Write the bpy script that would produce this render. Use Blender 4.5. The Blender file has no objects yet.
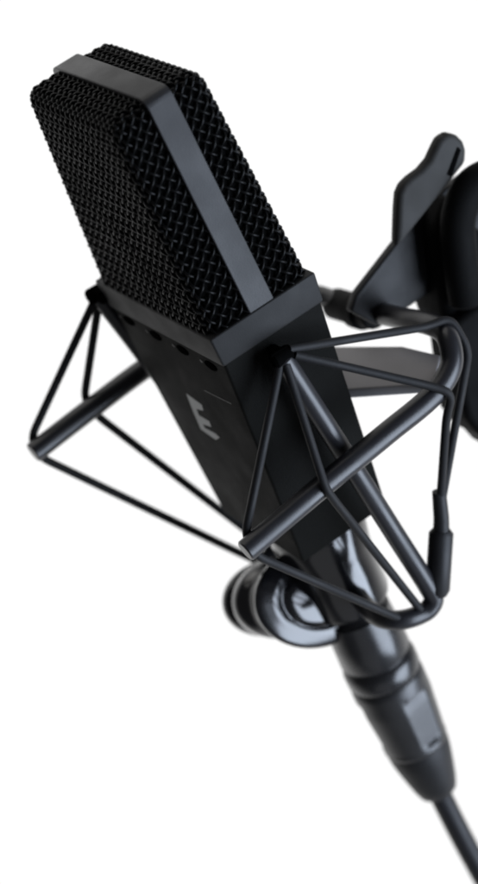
import bpy, bmesh, math, random
from mathutils import Vector, Matrix
import numpy as np

random.seed(4)
S = bpy.context.scene
COL = S.collection
MM = 0.001

# ------------------------------------------------------------------ camera
# microphone axes (u across the front, v front to back, w up the body) seen from the camera
R = np.array([[0.4696616, 0.79830286, -0.37700203],
              [0.2704045, -0.5365824, -0.7993502],
              [-0.8404162, 0.27348104, -0.46787683]])
T = np.array([-8.943, -38.578, 614.045])
PITCH = math.radians(27)
RIGHT = Vector((1, 0, 0))
FWD = Vector((0, math.cos(PITCH), -math.sin(PITCH)))
UP = Vector((0, math.sin(PITCH), math.cos(PITCH)))
CAM = Vector((0, -0.55, 1.45))


def c2w(x, y, z):                       # right, down, forward -> world direction
    return RIGHT * x - UP * y + FWD * z


M3 = Matrix([c2w(*R[:, k]) for k in range(3)]).transposed()   # microphone axes -> world
ORG = CAM + c2w(*T) * MM                                        # centre of the collar
MIC = Matrix.Translation(ORG) @ M3.to_4x4()

cam_d = bpy.data.cameras.new('camera')
cam = bpy.data.objects.new('camera', cam_d)
COL.objects.link(cam)
cam.matrix_world = Matrix.Translation(CAM) @ Matrix((RIGHT, UP, -FWD)).transposed().to_4x4()
cam_d.sensor_fit = 'VERTICAL'
cam_d.sensor_height = 24
cam_d.lens = 24 * 2635.8 / 884
cam_d.clip_start = 0.01
cam_d.clip_end = 100
cam_d.dof.use_dof = True
cam_d.dof.focus_distance = 0.594
cam_d.dof.aperture_fstop = 7.0
S.camera = cam

# ------------------------------------------------------------------ light
W = bpy.data.worlds.new('World')
S.world = W
W.use_nodes = True
nt = W.node_tree
bg = nt.nodes['Background']
tc = nt.nodes.new('ShaderNodeTexCoord')
dot = nt.nodes.new('ShaderNodeVectorMath'); dot.operation = 'DOT_PRODUCT'
dot.inputs[1].default_value = FWD
ramp = nt.nodes.new('ShaderNodeValToRGB')
ramp.color_ramp.elements[0].position = 0.05
ramp.color_ramp.elements[0].color = (0.06, 0.06, 0.065, 1)
ramp.color_ramp.elements[1].position = 0.70
ramp.color_ramp.elements[1].color = (1, 1, 1, 1)
nt.links.new(tc.outputs['Generated'], dot.inputs[0])
nt.links.new(dot.outputs['Value'], ramp.inputs[0])
nt.links.new(ramp.outputs[0], bg.inputs[0])
bg.inputs[1].default_value = 1.02


def area(name, cdir, dist, size, power, color):
    d = bpy.data.lights.new(name, 'AREA')
    d.shape = 'RECTANGLE'; d.size = size[0]; d.size_y = size[1]
    d.energy = power; d.color = color
    o = bpy.data.objects.new(name, d); COL.objects.link(o)
    v = c2w(*cdir).normalized()
    o.location = ORG + v * dist
    o.rotation_euler = v.to_track_quat('Z', 'Y').to_euler()
    return o


area('window_light', (0.92, 0.25, -0.42), 1.5, (1.1, 1.5), 43, (0.74, 0.84, 1.0))
area('ceiling_light', (-0.35, -0.85, -0.1), 1.6, (1.2, 1.2), 5.0, (1.0, 0.98, 0.95))
area('added_low_fill', (0.15, 0.95, -0.30), 1.1, (0.7, 0.7), 0.35, (0.95, 0.97, 1.0))  # added low fill for the glossy base and undersides; no desk stands there

S.view_settings.view_transform = 'Standard'
S.view_settings.look = 'None'
S.view_settings.exposure = 0
S.view_settings.gamma = 1
S.cycles.filter_width = 2.0


# ------------------------------------------------------------------ materials
def mat(name, color, rough=0.5, spec=0.5, metal=0.0, bump=0.0, scale=900, coat=0.0, var=0.15):
    m = bpy.data.materials.new(name)
    m.use_nodes = True
    n = m.node_tree.nodes; l = m.node_tree.links
    b = n['Principled BSDF']
    b.inputs['Metallic'].default_value = metal
    b.inputs['Specular IOR Level'].default_value = spec
    b.inputs['Coat Weight'].default_value = coat
    b.inputs['Coat Roughness'].default_value = 0.06
    t = n.new('ShaderNodeTexCoord')
    no = n.new('ShaderNodeTexNoise'); no.inputs['Scale'].default_value = scale * 0.12
    no.inputs['Detail'].default_value = 6
    l.new(t.outputs['Object'], no.inputs['Vector'])
    mp = n.new('ShaderNodeMapRange')
    mp.inputs[1].default_value = 0.3; mp.inputs[2].default_value = 0.7
    mp.inputs[3].default_value = max(0.02, rough - var * 0.5); mp.inputs[4].default_value = min(1, rough + var * 0.5)
    l.new(no.outputs[0], mp.inputs[0]); l.new(mp.outputs[0], b.inputs['Roughness'])
    mx = n.new('ShaderNodeMix'); mx.data_type = 'RGBA'
    mx.inputs[6].default_value = (*[c * 0.86 for c in color], 1)
    mx.inputs[7].default_value = (*[c * 1.12 for c in color], 1)
    l.new(no.outputs[0], mx.inputs[0]); l.new(mx.outputs[2], b.inputs['Base Color'])
    if bump:
        f = n.new('ShaderNodeTexNoise'); f.inputs['Scale'].default_value = scale * 3
        f.inputs['Detail'].default_value = 3
        l.new(t.outputs['Object'], f.inputs['Vector'])
        bp = n.new('ShaderNodeBump'); bp.inputs['Strength'].default_value = bump
        bp.inputs['Distance'].default_value = 0.0002
        l.new(f.outputs[0], bp.inputs['Height']); l.new(bp.outputs[0], b.inputs['Normal'])
    return m


M = {
    'body': mat('satin_black_paint', (0.0080, 0.0080, 0.0072), 0.68, 0.05, bump=0.6),
    'collar': mat('satin_black_collar', (0.019, 0.019, 0.019), 0.6, 0.2, bump=0.2),
    'band': mat('black_anodised_band', (0.028, 0.028, 0.029), 0.46, 0.31, bump=0.15),
    'wire': mat('black_wire', (0.003, 0.003, 0.003), 0.38, 0.15),
    'liner': mat('black_inner_shell', (0.003, 0.003, 0.003), 0.9, 0.02),
    'rod': mat('black_coated_rod', (0.017, 0.017, 0.020), 0.34, 0.62, bump=0.1),
    'cord': mat('black_elastic_cord', (0.011, 0.011, 0.012), 0.62, 0.3, bump=0.3),
    'gloss': mat('glossy_black_plastic', (0.006, 0.006, 0.007), 0.15, 0.7, coat=0.4, var=0.06),
    'dark': mat('black_part_recess_shade', (0.003, 0.003, 0.003), 0.95, 0.0),  # paints recess shade on switches and lever slot; also plain black small parts
    'silver': mat('silver_print', (0.36, 0.375, 0.37), 0.5, 0.3),
    'grey_mark': mat('grey_print_and_glint', (0.06, 0.06, 0.058), 0.6, 0.2),  # faint engraved line, and painted glints beside the switches
    'plate': mat('black_bracket', (0.011, 0.011, 0.012), 0.5, 0.3, bump=0.2),
    'tab': mat('grey_plate', (0.42, 0.41, 0.42), 0.6, 0.25, bump=0.2),
    'lever': mat('grey_lever_plastic', (0.033, 0.032, 0.030), 0.6, 0.22, bump=0.2),
    'stand': mat('black_stand_plastic', (0.0045, 0.0045, 0.0045), 0.7, 0.08, bump=0.3),
    'xlr': mat('black_connector_metal', (0.014, 0.014, 0.015), 0.27, 0.75, bump=0.05),
    'shell': mat('black_connector_shell', (0.016, 0.016, 0.017), 0.36, 0.7, bump=0.15),
    'boot': mat('rubber_boot', (0.010, 0.010, 0.011), 0.5, 0.35, bump=0.2),
    'cable': mat('cable_jacket', (0.012, 0.012, 0.014), 0.45, 0.3, bump=0.15),
}


# ------------------------------------------------------------------ helpers (all in mm, microphone axes)
class MB:
    def __init__(self):
        self.v = []; self.f = []

    def add(self, vs, fs):
        o = len(self.v)
        self.v += [tuple(x) for x in vs]
        self.f += [tuple(i + o for i in f) for f in fs]
        return self

    def tube(self, path, r, n=12, cap=True, closed=False):
        P = [Vector(p) for p in path]
        k = len(P)
        if not isinstance(r, (list, tuple)): r = [r] * k
        vs = []; nrm = None
        for i in range(k):
            a = P[(i - 1) % k] if (i or closed) else P[i]
            b = P[(i + 1) % k] if (i < k - 1 or closed) else P[i]
            t = (b - a).normalized()
            if nrm is None:
                nrm = t.orthogonal().normalized()
            nrm = (nrm - t * nrm.dot(t)).normalized()
            bi = t.cross(nrm)
            for j in range(n):
                g = 2 * math.pi * j / n
                vs.append(P[i] + (nrm * math.cos(g) + bi * math.sin(g)) * r[i])
        fs = []
        for i in range(k if closed else k - 1):
            for j in range(n):
                a0 = i * n; b0 = ((i + 1) % k) * n
                fs.append((a0 + j, a0 + (j + 1) % n, b0 + (j + 1) % n, b0 + j))
        if cap and not closed:
            fs.append(tuple(range(n - 1, -1, -1)))
            fs.append(tuple((k - 1) * n + j for j in range(n)))
        return self.add(vs, fs)

    def rod(self, path, r, n=20, ch=0.35):
        """tube with small chamfered ends"""
        P = [Vector(p) for p in path]
        d0 = (P[1] - P[0]).normalized(); d1 = (P[-1] - P[-2]).normalized()
        Q = [P[0], P[0] + d0 * ch] + P[1:-1] + [P[-1] - d1 * ch, P[-1]]
        return self.tube(Q, [r - ch] + [r] * (len(Q) - 2) + [r - ch], n)

    def lathe(self, prof, n=48, c=(0, 0), ell=(1, 1), spin=None):
        """profile of (radius, w) about the w axis"""
        vs = []
        for r, w in prof:
            for j in range(n):
                g = 2 * math.pi * j / n
                k = 1.0 if spin is None else spin(g, w)
                vs.append((c[0] + r * k * ell[0] * math.cos(g), c[1] + r * k * ell[1] * math.sin(g), w))
        fs = []
        m = len(prof)
        for i in range(m - 1):
            for j in range(n):
                fs.append((i * n + j, (i + 1) * n + j, (i + 1) * n + (j + 1) % n, i * n + (j + 1) % n))
        fs.append(tuple(range(n)))
        fs.append(tuple((m - 1) * n + j for j in range(n - 1, -1, -1)))
        return self.add(vs, fs)

    def prism(self, poly, axis, lo, hi):
        """polygon in the two other axes, extruded along axis"""
        n = len(poly)
        def p(q, h):
            return [(h, q[0], q[1]), (q[0], h, q[1]), (q[0], q[1], h)][axis]
        vs = [p(q, lo) for q in poly] + [p(q, hi) for q in poly]
        fs = [tuple(range(n)), tuple(range(2 * n - 1, n - 1, -1))]
        fs += [(i, n + i, n + (i + 1) % n, (i + 1) % n) for i in range(n)]
        return self.add(vs, fs)

    def frustum(self, a0, b0, w0, a1, b1, w1, c=(0, 0)):
        vs = []
        for a, b, w in ((a0, b0, w0), (a1, b1, w1)):
            vs += [(c[0] - a, c[1] - b, w), (c[0] + a, c[1] - b, w), (c[0] + a, c[1] + b, w), (c[0] - a, c[1] + b, w)]
        return self.add(vs, [(0, 1, 2, 3), (7, 6, 5, 4), (0, 4, 5, 1), (1, 5, 6, 2), (2, 6, 7, 3), (3, 7, 4, 0)])

    def build(self, name, m, root, bevel=0, seg=3, smooth=30):
        base = Vector(root['_base']) if '_base' in root else Vector((0, 0, 0))
        me = bpy.data.meshes.new(name)
        me.from_pydata([(Vector(v) - base) * MM for v in self.v], [], self.f)
        bm = bmesh.new(); bm.from_mesh(me)
        bmesh.ops.recalc_face_normals(bm, faces=bm.faces)
        if bevel:
            es = [e for e in bm.edges if len(e.link_faces) == 2 and e.calc_face_angle() > math.radians(25)]
            bmesh.ops.bevel(bm, geom=es, offset=bevel * MM, segments=seg, profile=0.5, affect='EDGES')
        for e in bm.edges:
            e.smooth = not (len(e.link_faces) == 2 and e.calc_face_angle(0) > math.radians(smooth))
        for f in bm.faces: f.smooth = True
        bm.to_mesh(me); bm.free()
        me.materials.append(m)
        o = bpy.data.objects.new(name, me)
        COL.objects.link(o)
        # a sub-part shares the frame of its part, whose own transform is the identity
        o.parent = root
        if '_base' in root and root.type != 'EMPTY':
            pass
        o['_base'] = tuple(base)
        return o


def smooth_path(pts, n=10):
    P = [Vector(p) for p in pts]
    out = []
    for i in range(len(P) - 1):
        p0 = P[max(i - 1, 0)]; p1 = P[i]; p2 = P[i + 1]; p3 = P[min(i + 2, len(P) - 1)]
        # centripetal-like Catmull-Rom
        d1 = (p2 - p1).length
        m1 = (p2 - p0) / max((p2 - p1).length + (p1 - p0).length, 1e-6) * d1
        m2 = (p3 - p1) / max((p3 - p2).length + (p2 - p1).length, 1e-6) * d1
        for k in range(n):
            t = k / n
            out.append(p1 * (2 * t**3 - 3 * t**2 + 1) + m1 * (t**3 - 2 * t**2 + t) + p2 * (-2 * t**3 + 3 * t**2) + m2 * (t**3 - t**2))
    out.append(P[-1])
    return out


def thing(name, label, cat, base):
    o = bpy.data.objects.new(name, None)
    o.empty_display_size = 0.01
    COL.objects.link(o)
    o.matrix_world = MIC @ Matrix.Translation(Vector(base) * MM)
    o['label'] = label; o['category'] = cat
    o['_base'] = tuple(base)
    return o


# ================================================================== MICROPHONE
mic = thing('condenser_microphone', 'black side address condenser microphone with woven wire head and tapered body', 'microphone', (0, 0, -98))

# body: flat sided, narrowing downwards
bb = MB()
bb.add([(-20.2, -13.7, -68.2), (20.2, -13.7, -68.2), (20.2, 11.6, -68.2), (-20.2, 11.6, -68.2),
        (-29.6, -13.7, -7.0), (29.2, -13.7, -7.0), (29.2, 13.7, -7.0), (-29.6, 13.7, -7.0)],
       [(0, 1, 2, 3), (7, 6, 5, 4), (0, 4, 5, 1), (1, 5, 6, 2), (2, 6, 7, 3), (3, 7, 4, 0)])
body = bb.build('body', M['body'], mic, bevel=0.7)
MB().frustum(13.4, 10.6, -67.5, 11.6, 10.4, -72.5).build('base_step', M['dark'], mic, bevel=0.3)

# collar between body and head
cb = MB()
outer = [(-30.6, -14.7), (30.6, -14.7), (30.6, 14.7), (-30.6, 14.7)]
cb.frustum(29.6, 14.2, -7.9, 30.4, 14.7, 0.0)
collar = cb.build('collar', M['collar'], mic, bevel=0.55)

# ---- head grille: real woven wire on a tapered, round-edged box
PT = 2.2
A, B, H = 12 * PT, 6 * PT, 24 * PT
RR = 3.4
AMP, WR = 0.33, 0.36


def taper(u, v, w):
    t = max(0.0, min(1.0, w / 53.0))
    return (u / A * (29.0 + (23.7 - 29.0) * t), v / B * (13.7 + (11.9 - 13.7) * t), w)


def box_pt(q, off=0.0, shrink=0.0):
    """point on the rounded box for a point q on the plain box, plus its offset along the normal"""
    r = RR
    c = Vector((max(-A + r, min(A - r, q[0])), max(-B + r, min(B - r, q[1])), min(H - r, q[2])))
    d = Vector(q) - c
    n = d.normalized() if d.length > 1e-6 else Vector((0, 0, 1))
    p = c + n * (r + off - shrink)
    return taper(*p)


def edge_damp(*d):
    m = min(d)
    return max(0.0, min(1.0, m / 1.6))


g = MB()
WP = 2.1                      # spacing of the wires, laid diagonally
D = WP * math.sqrt(2)
W0 = -1.6


def sheet(sd, q, n, off):
    """point on one of the two pressed mesh sheets: q along the girth, n up the head and over the top"""
    if n <= H:
        if abs(q) <= A:
            p = (q, -B, n)
        else:
            p = (math.copysign(A, q), -B + abs(q) - A, n)
    else:
        p = (q, -B + (n - H), H)
    x, y, z = p
    return box_pt((x * sd, y * sd, z), off)


def inside(q, n):
    if n < W0 or abs(q) > A + B - 0.6: return False
    if n <= H: return True
    return abs(q) <= A and n <= H + B - 0.4


for sd in (1, -1):
    ph = 0.3 if sd > 0 else 0.65
    lim = int((A + B + H + B) / D) + 4
    for fam in (0, 1):
        for i in range(-lim, lim + 1):
            run = []
            bend = random.uniform(0, 6.28); ba = random.uniform(0.02, 0.10)
            t = -lim * 1.0
            while t < lim:
                c = i + ph + ba * math.sin(t * 0.6 + bend) * 0.5
                aa, bb_ = (c, t) if fam == 0 else (t, c)
                q = (aa + bb_) * D / 2; n = (aa - bb_) * D / 2
                if inside(q, n):
                    o_ = AMP * math.cos(math.pi * (t - ph - i)) * (1 if fam == 0 else -1)
                    run.append(sheet(sd, q, n, o_))
                else:
                    if len(run) > 3: g.tube(run, WR, 7)
                    run = []
                t += 0.125
            if len(run) > 3: g.tube(run, WR, 7)
grille = g.build('wire_grille', M['wire'], mic, smooth=80)

# black shell standing for the finer mesh, blackens gaps behind the weave
ln = MB()
rows = []
for zz in [-1, 5, 15, 25, 35, 45, H - 3.2, H - 1.5, H - 0.01]:
    row = []
    for (x0, y0), (x1, y1) in [((-A, -B), (A, -B)), ((A, -B), (A, B)), ((A, B), (-A, B)), ((-A, B), (-A, -B))]:
        for i in range(16):
            t = i / 16
            row.append(box_pt((x0 + (x1 - x0) * t, y0 + (y1 - y0) * t, zz), 0, 0.55))
    rows.append(row)
vs = [p for r_ in rows for p in r_]
fs = []
for i in range(len(rows) - 1):
    for j in range(64):
        fs.append((i * 64 + j, i * 64 + (j + 1) % 64, (i + 1) * 64 + (j + 1) % 64, (i + 1) * 64 + j))
fs.append(tuple((len(rows) - 1) * 64 + j for j in range(64)))
ln.add(vs, fs)
ln.build('inner_shell', M['liner'], mic, smooth=60)

# band over the head
def band_mesh():
    m = MB()
    hw = 3.35
    outl = [(30.0, -0.5), (24.9, 51.6), (24.5, 53.0), (23.4, 53.9), (22.0, 54.25),
            (-22.0, 54.25), (-23.4, 53.9), (-24.5, 53.0), (-24.9, 51.6), (-30.0, -0.5)]
    inl = [(28.4, -0.5), (23.3, 51.4), (23.0, 52.2), (22.4, 52.6), (21.6, 52.75),
           (-21.6, 52.75), (-22.4, 52.6), (-23.0, 52.2), (-23.3, 51.4), (-28.4, -0.5)]
    n = len(outl)
    vs = []
    for y in (-hw, hw):
        vs += [(a, y, b) for a, b in outl] + [(a, y, b) for a, b in inl]
    fs = []
    for i in range(n - 1):
        fs.append((i, i + 1, 2 * n + i + 1, 2 * n + i))
        fs.append((n + i, 3 * n + i, 3 * n + i + 1, n + i + 1))
        fs.append((i, n + i, n + i + 1, i + 1))
        fs.append((2 * n + i, 2 * n + i + 1, 3 * n + i + 1, 3 * n + i))
    for i in (0, n - 1):
        fs.append((i, 2 * n + i, 3 * n + i, n + i))
    m.add(vs, fs)
    return m


band_mesh().build('head_band', M['band'], mic, bevel=0.28, seg=2, smooth=20)

# four switch ovals under the collar, recess shade painted black; grey specks paint glints
for u, w in ((-21.9, -10.0), (-7.6, -10.2), (6.4, -10.3), (20.4, -10.5)):
    m = MB()
    n = 20
    pl = [(u + 2.9 * math.cos(2 * math.pi * i / n), w + 1.15 * math.sin(2 * math.pi * i / n)) for i in range(n)]
    s_ = m.prism(pl, 1, -13.92, -13.0).build('switch', M['dark'], mic)
    q = MB()
    q.prism([(u - 4.6 + 0.7 * math.cos(2 * math.pi * i / 10), w + 0.45 * math.sin(2 * math.pi * i / 10)) for i in range(10)], 1, -13.88, -13.3)
    q.build('glint_speck', M['grey_mark'], s_)

logo = [(-5.7, -26.5), (1.5, -27.6), (0.6, -29.6), (-3.6, -30.4), (-4.0, -32.4), (1.2, -32.5), (0.8, -34.3), (-4.2, -35.1), (-4.0, -36.2),
        (1.6, -36.0), (3.1, -36.7), (-0.2, -38.5), (-7.4, -37.7), (-6.9, -32.6)]
MB().prism(logo, 1, -13.74, -13.0).build('emblem', M['silver'], mic)
MB().prism([(8.0, -21.5), (22.0, -20.9), (22.0, -20.55), (8.0, -21.15)], 1, -13.73, -13.0).build('engraved_line', M['grey_mark'], mic)

# glossy foot of the microphone
MB().lathe([(6, -67.5), (11.6, -68.4), (12.2, -71), (12.2, -76), (11.2, -82), (10.6, -88), (10.6, -96), (10.2, -97.5), (4, -98)]).build(
    'foot', M['gloss'], mic, smooth=35)

# ================================================================== SHOCK MOUNT
sm = thing('shock_mount', 'black rod and cord spider shock mount cradling the microphone', 'shock mount', (-10, 38, -36))

FR, FL = (38, -31.0, -45.6), (-38, -46.0, -33.7)
outer_path = smooth_path([FR, (38, -9, -43.0), (38, 12, -41), (38, 27, -39.3), (36.6, 34.0, -36.4), (32.5, 37.6, -32), (25.5, 38.4, -31.2),
                          (10, 38, -33.2), (-3, 38, -35.1), (-17, 37.5, -37.0), (-29, 36, -36), (-36.5, 29, -32.6),
                          (-38, 18, -31.0), (-38, -9, -31.0), (-38, -28, -32.2), FL], 8)
MB().rod(outer_path, 2.7).build('outer_frame', M['rod'], sm, smooth=40)

# the two upright prongs that hold the microphone, joined under it
BR, BL = (33.6, -2.0, -11.8), (-33.2, -14.6, -4.6)
right_prong = smooth_path([BR, (32, 2.0, -38), (30.2, 7.0, -72), (29.4, 9.3, -88), (29.0, 9.4, -92.3), (28.6, 6.5, -94.0), (27.6, 0, -92.5), (22, -3.0, -91.6), (8, -1.0, -91.4)], 8)
left_prong = smooth_path([BL, (-30, -9, -38), (-27.6, -3.5, -72), (-27, -1.5, -86), (-27.3, -3, -90), (-27.5, -8, -90.5), (-25, -10, -90)], 8)
pr_r = MB().rod(right_prong, 2.45).build('inner_prong', M['rod'], sm, smooth=40)
pr_l = MB().rod(left_prong, 2.2).build('inner_prong', M['rod'], sm, smooth=40)
# hooked caps on the prong tops
def clip(c, part):
    x, y, z = c
    m = MB()
    m.rod([(x, y - 2.6, z + 0.2), (x, y + 2.4, z + 0.0)], 2.1, 18, 0.5)
    m.rod([(x + 0.4, y - 2.6, z + 1.9), (x + 0.4, y + 2.4, z + 1.7)], 0.5, 10, 0.2)
    return m.build('cord_clip', M['dark'], part, smooth=40)


clip(BR, pr_r); clip(BL, pr_l)
for part, c in ((pr_r, BR), (pr_l, BL)):
    sgn = 1 if c[0] > 0 else -1
    MB().prism([(c[1] - 1.2, c[2] - 1.5), (c[1] + 1.2, c[2] - 1.5), (c[1] + 1.2, c[2] + 1.8), (c[1] - 1.2, c[2] + 1.8)], 0,
               min(sgn * 29.0, c[0]), max(sgn * 29.0, c[0])).build('spacer', M['dark'], part, bevel=0.2)


def fillet(pts, d=3.0, n=6):
    P = [Vector(p) for p in pts]
    out = [P[0]]
    for a, b, c in zip(P, P[1:], P[2:]):
        la, lc = (a - b).length, (c - b).length
        p = b + (a - b) * min(d / la, 0.45); q = b + (c - b) * min(d / lc, 0.45)
        for i in range(n + 1):
            t = i / n
            out.append(p * (1 - t) ** 2 + b * 2 * t * (1 - t) + q * t * t)
    return out + [P[-1]]


def cord(pts, r=1.02):
    return MB().tube(fillet(pts), r, 10).build('elastic_cord', M['cord'], sm, smooth=50)


# right-hand side
cord([(34.4, -3.0, -12), (35.4, -28.5, -43.6), (36.2, -28.6, -49.0), (28.2, 0.0, -92.0)])
cord([(35.2, -2.4, -13), (41.6, -8.4, -41.6), (40.6, -7.4, -46.0), (29.2, 5.2, -92.5)])
# right to the rear of the frame, over it and down to the bottom corner
cord([(34.4, 0, -10.6), (31.5, 34.6, -27.4), (31.5, 40.6, -28.6), (34.5, 40.5, -37), (31.2, 20.6, -69)])
cord([(34.9, 0.5, -12.4), (40.2, 26.0, -36.2), (41.4, 29.4, -40), (38.6, 27.0, -46), (31.1, 20.2, -69)])
sl = MB().tube([(31.0, 21.0, -66.5), (30.9, 18.9, -73.0), (30.6, 17.6, -76.4)], [1.7, 1.9, 2.0], 16)
sl.tube([(30.6, 17.8, -76.0), (30.5, 17.4, -76.9), (29.6, 11.2, -90.0), (29.5, 10.6, -91.4)], [2.2, 3.0, 3.0, 2.3], 20)
sl.build('cord_sleeve', M['boot'], sm, smooth=40)
# left-hand side
cord([(-34.2, -15.4, -6), (-40.2, -44.2, -31.0), (-40.2, -44.4, -36.6), (-27.6, -9, -90)])
cord([(-34.4, -14.6, -7), (-40.9, -27.4, -30.4), (-39.6, -26.6, -35.6), (-27.4, -4, -90)])
cord([(-33.8, -12.6, -4.2), (-40.6, 18.0, -28.6), (-40.4, 18.4, -34.6), (-27.2, -1, -88)])

# glossy base: stepped oval cup, its domed grooved face shaped to place window reflections
def oval(a, w):
    a -= math.radians(64)
    return 1.0 / math.hypot(math.cos(a) / 0.85, math.sin(a) / 1.22)


def turned(prof, p0, axis, n=96, spin=None):
    tmp = MB().lathe(prof, n, spin=spin)
    ax = Vector(axis).normalized()
    e1 = Vector((0, 1, 0)); e1 = (e1 - ax * e1.dot(ax)).normalized(); e2 = ax.cross(e1)
    return MB().add([Vector(p0) + e1 * x + e2 * y + ax * z for x, y, z in tmp.v], tmp.f)


turned([(0.5, 0), (9.2, 0), (10.8, 0.5), (11.4, 1.6), (11.5, 3.2), (11.1, 4.2), (10.2, 4.6), (10.2, 5.6), (11.3, 6.0), (12.0, 7.0), (12.3, 9.0), (12.1, 10.4),
        (11.3, 11.6), (10.9, 13.0), (11.1, 15.0), (12.0, 17.6), (13.4, 19.6), (14.6, 21.4), (15.2, 22.4), (15.3, 23.0), (15.0, 23.5), (14.3, 23.9)]
       + [(13.2, 24.2), (12.0, 24.75), (11.0, 25.0), (10.3, 25.0), (9.9, 24.7), (9.5, 24.6), (9.1, 24.75), (8.6, 25.2)]
       + [(r, 26.75 - r * r / 56) for r in (8.0, 7.0, 6, 4.5, 3, 1.5, 0.02)],
       (-22.6, -13.4, -97.0), (0.934, 0.265, 0.24), n=120, spin=oval).build('base_cup', M['gloss'], sm, smooth=32)

# clamp, plates
cl = MB()
tmp = MB().lathe([(2, 0), (3.4, 0), (3.8, .5), (3.8, 5), (4.7, 5.4), (4.7, 9.5), (4.0, 10), (4.0, 21), (3.5, 21.5), (2, 21.5)], 32)
cl.add([(-3.5 - z, 38 + x, -36.0 + y - z * 0.12) for x, y, z in tmp.v], tmp.f)
cl.build('frame_clamp', M['stand'], sm, smooth=35)
MB().prism([(-14, 22), (13, 34.5), (27, 36.8), (36, 28.6), (14, 15.2), (-2, 15.2)], 2, -41.0, -38.2).build('cradle_plate', M['tab'], sm, bevel=0.6)
plate = [(30.5, -29.0), (33.5, -26.0), (48.9, -20.1), (66, -15.2), (76.6, -15.0), (72, -41), (60.5, -38.2), (58.8, -36.9), (41.7, -36.8), (35.4, -36.4)]
MB().prism(plate, 0, -1.5, 1.5).build('bracket_plate', M['plate'], sm, bevel=0.6)

# ================================================================== MICROPHONE STAND (swivel head at the edge of the picture)
sd = thing('stand_swivel', 'black stand swivel head with grey thumb lever behind the shock mount', 'microphone stand', (4, 56, -90))
lev = [(44.2, -17.6), (46.6, -12.6), (48.6, -8.6), (50.3, -5.6), (52.2, -4.1), (54.6, -3.6), (58.0, -3.4), (61.0, -2.4), (63.4, -0.6), (65.2, 0.6),
       (67.0, 1.0), (68.8, 0.4), (70.2, -1.2), (71.0, -3.2), (71.0, -5.4), (69.5, -8.3), (58, -12.6)]
lv_ = MB().prism(lev, 0, 6.0, 10.0).build('thumb_lever', M['lever'], sd, bevel=1.5, seg=4)
MB().prism([(63.6, -8.0), (64.4, -9.0), (69.2, -4.4), (68.8, -3.4)], 0, 9.2, 10.3).build('slot_shade', M['dark'], lv_)  # raised dark bar painting the shade of the lever's groove
col_poly = [(55.6, -22), (59, -15), (66, -12), (82, -22), (62, -95), (56, -95), (45.5, -74.4), (43.4, -67), (44.4, -62.5), (45.6, -56.1), (49.3, -44.0), (51.4, -36)]
MB().prism([(70, -60), (49.3, -44), (51.4, -36), (56.4, -19.3), (64, -14), (66.5, -24), (72, -36)], 0, -8, 8).build('column', M['stand'], sd, bevel=3.0, seg=4)
arc = smooth_path([(11, 55, -40), (11, 58.4, -27), (11, 61.8, -18.5), (11, 67.5, -13.8), (11, 74.5, -14.6), (11, 80, -21), (11, 80, -32)], 8)
MB().rod(arc, 4.3, 20, 1.0).build('yoke', M['stand'], sd, smooth=40)
kn = [(45.8, -56.0), (49.6, -42), (72, -40), (70, -95), (56, -92), (52.0, -86), (47.6, -79), (46.4, -75), (44.6, -72.8), (43.2, -66.5), (44.2, -61)]
MB().prism(kn, 0, -2, 12).build('clamp_knob', M['stand'], sd, bevel=2.0, seg=4)

# ================================================================== CABLE WITH ITS CONNECTOR
cb_ = thing('microphone_cable', 'black microphone cable with ribbed connector plugged in under the microphone', 'cable', (0, 0, -100))
MB().lathe([(5, -97), (7.6, -100.5), (8.8, -101.3), (9.0, -104), (9.2, -108), (9.4, -114.6), (9.0, -115.4), (8.8, -116.0), (9.5, -116.8), (9.8, -118), (9.8, -121), (9.3, -122.2), (5, -122.4)]).build(
    'connector_ring', M['xlr'], cb_, smooth=35)


def ribs(a, w):
    """three flat grip panels"""
    if not -142.5 < w < -126.5: return 1.0
    d = (a - math.radians(10) + math.pi / 3) % (2 * math.pi / 3) - math.pi / 3
    k = min(1.0, 0.915 / max(0.2, math.cos(d)))
    return k


prof = [(6, -121.8), (9.3, -122.4), (9.7, -123.2)]
for i in range(24):
    w = -124.4 - i * 0.85
    prof.append((9.75 - 0.09 * max(0, -130 - w), w))
prof += [(8.6, -144.4), (8.35, -145.2), (4, -145.4)]
MB().lathe(prof, 120, spin=ribs).build('connector_shell', M['shell'], cb_, smooth=28)
MB().lathe([(4, -145.0), (8.3, -145.3), (8.3, -147), (7.9, -150), (7.0, -154.5), (6.0, -159), (5.2, -161.6), (4.4, -162.4), (3, -162.6)]).build(
    'strain_relief', M['boot'], cb_, smooth=35)
cp = smooth_path([(0, 0, -158), (0, 0, -166), (0.1, 0.4, -180), (0.5, 1.4, -200), (1, 4, -235), (2, 10, -290), (4, 22, -360)], 8)
MB().rod(cp, 3.0, 20, 0.4).build('cable', M['cable'], cb_, smooth=40)

for o in S.objects:
    if '_base' in o: del o['_base']
